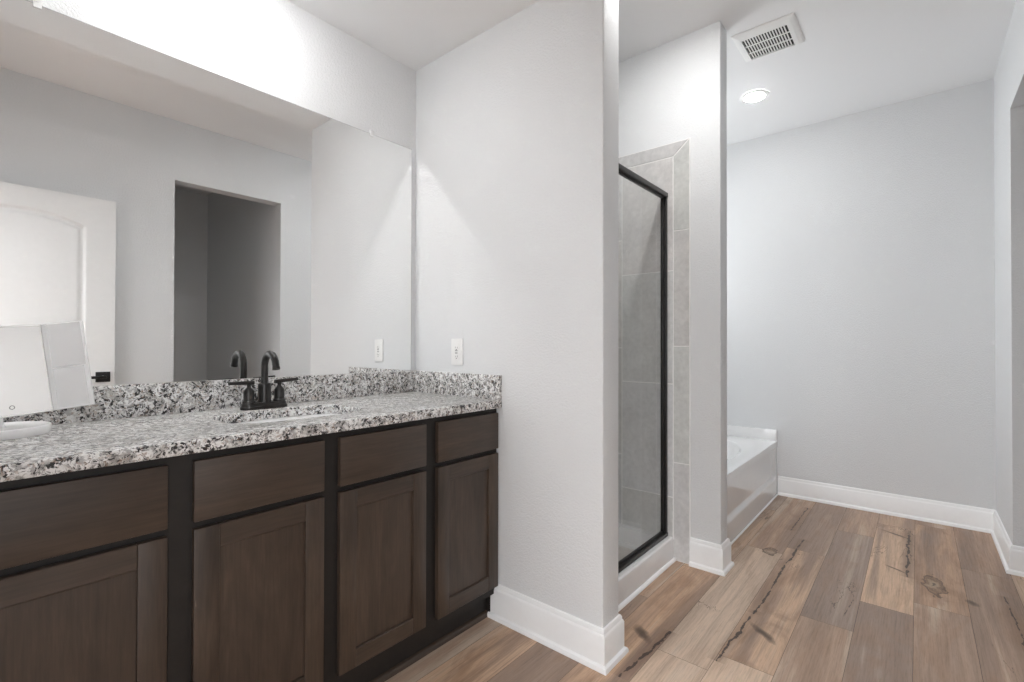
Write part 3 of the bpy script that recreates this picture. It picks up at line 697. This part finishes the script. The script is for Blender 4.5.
obj('latch_plate', BX(DX1-.0002, DX1+.0016, DY-.030, DY-.006, hz-.028, hz+.028), M['black'], dr)
for zz in (0.25, 1.05, 1.85):
    bm = bmesh.new(); lathe(bm, [(.006, -.045), (.006, .045)], (DX0-.004, DY+.003, zz), 'z', 12); obj('hinge', bm, M['black'], dr)

# ---------------------------------------------------------------- trifold makeup mirror on the counter
bx, by = 0.100, 1.738
tm = thing('makeup_mirror', 'white trifold makeup mirror on a round base on the granite', 'mirror', (bx, by, zc))
bm = bmesh.new(); lathe(bm, [(.090, 0), (.093, .004), (.094, .016), (.0925, .0215), (.089, .0225), (.084, .0195), (.03, .0190)], (bx, by, zc), n=56); sharp(obj('base', bm, M['white_lid'], tm), 40)
bm = bmesh.new(); lathe(bm, [(.016, .018), (.012, .026), (.0105, .034), (.0105, .085)], (bx-.004, by, zc), n=24); obj('stem', bm, M['white_lid'], tm, smooth=True)
yaw, tilt, roll, wang, PH, WW = 2.0, 8.6, 5.3, 25.4, 0.226, 0.083
O = Vector((0.192, 1.700, 0.958))
u = Vector((math.cos(math.radians(yaw)), math.sin(math.radians(yaw)), 0)); nn = Vector((math.sin(math.radians(yaw)), -math.cos(math.radians(yaw)), 0)); zz = Vector((0, 0, 1))
ti, rl, wa = (math.radians(k) for k in (tilt, roll, wang))
v_ = zz*math.cos(ti)-nn*math.sin(ti); nn = nn*math.cos(ti)+zz*math.sin(ti)
u, v_ = u*math.cos(rl)+v_*math.sin(rl), v_*math.cos(rl)-u*math.sin(rl)
PWD = 0.168                                     # centre panel width
def slab(name, org, ud, nd, u0, u1, v0, v1, n0, n1, mat, parent, bev=0.0):
    bm = bmesh.new(); r = bmesh.ops.create_cube(bm, size=1.0); vs = r['verts']
    for q in vs:
        a_, b_, c_ = q.co.x+.5, q.co.y+.5, q.co.z+.5
        q.co = org + ud*(u0+(u1-u0)*a_) + v_*(v0+(v1-v0)*b_) + nd*(n0+(n1-n0)*c_)
    if bev: bmesh.ops.bevel(bm, geom=list(bm.edges), offset=bev, segments=2, affect='EDGES', profile=0.5)
    return sharp(obj(name, bm, mat, parent), 30)
ce = slab('centre_panel', O, u, nn, -PWD, 0.001, 0, PH, -0.014, 0.0, M['white_lid'], tm, 0.003)
slab('mirror_face', O, u, nn, -PWD+0.004, -0.001, 0.003, PH-0.003, -0.0005, 0.0008, M['mirror_clear'], ce)
uw = u*math.cos(wa)+nn*math.sin(wa); nw = nn*math.cos(wa)-u*math.sin(wa)
wl = -u*math.cos(wa)+nn*math.sin(wa); nl = nn*math.cos(wa)+u*math.sin(wa)
for ud, nd, org in ((uw, nw, O), (wl, nl, O-u*PWD)):
    wg = slab('side_panel', org, ud, nd, 0.0, WW, 0, PH, -0.010, 0.0, M['white_lid'], tm, 0.002)
    slab('mirror_face', org, ud, nd, 0.011, WW-0.005, PH*0.485, PH-0.003, -0.0005, 0.0008, M['mirror_haze'], wg)
    slab('mirror_face', org, ud, nd, 0.011, WW-0.009, 0.004, PH*0.475, -0.0005, 0.0008, M['mirror_haze'], wg)
cpt = O + u*(-0.072) + v_*0.022
bm = bmesh.new(); rs = []
for rad_, h_ in ((.0050, .0008), (.0050, .0016), (.0036, .0016), (.0036, .0008)):
    rs.append([cpt+u*rad_*math.cos(2*math.pi*k/28)+v_*rad_*math.sin(2*math.pi*k/28)+nn*h_ for k in range(28)])
rings(bm, rs, False, False); obj('touch_switch', bm, M['dark'], ce)
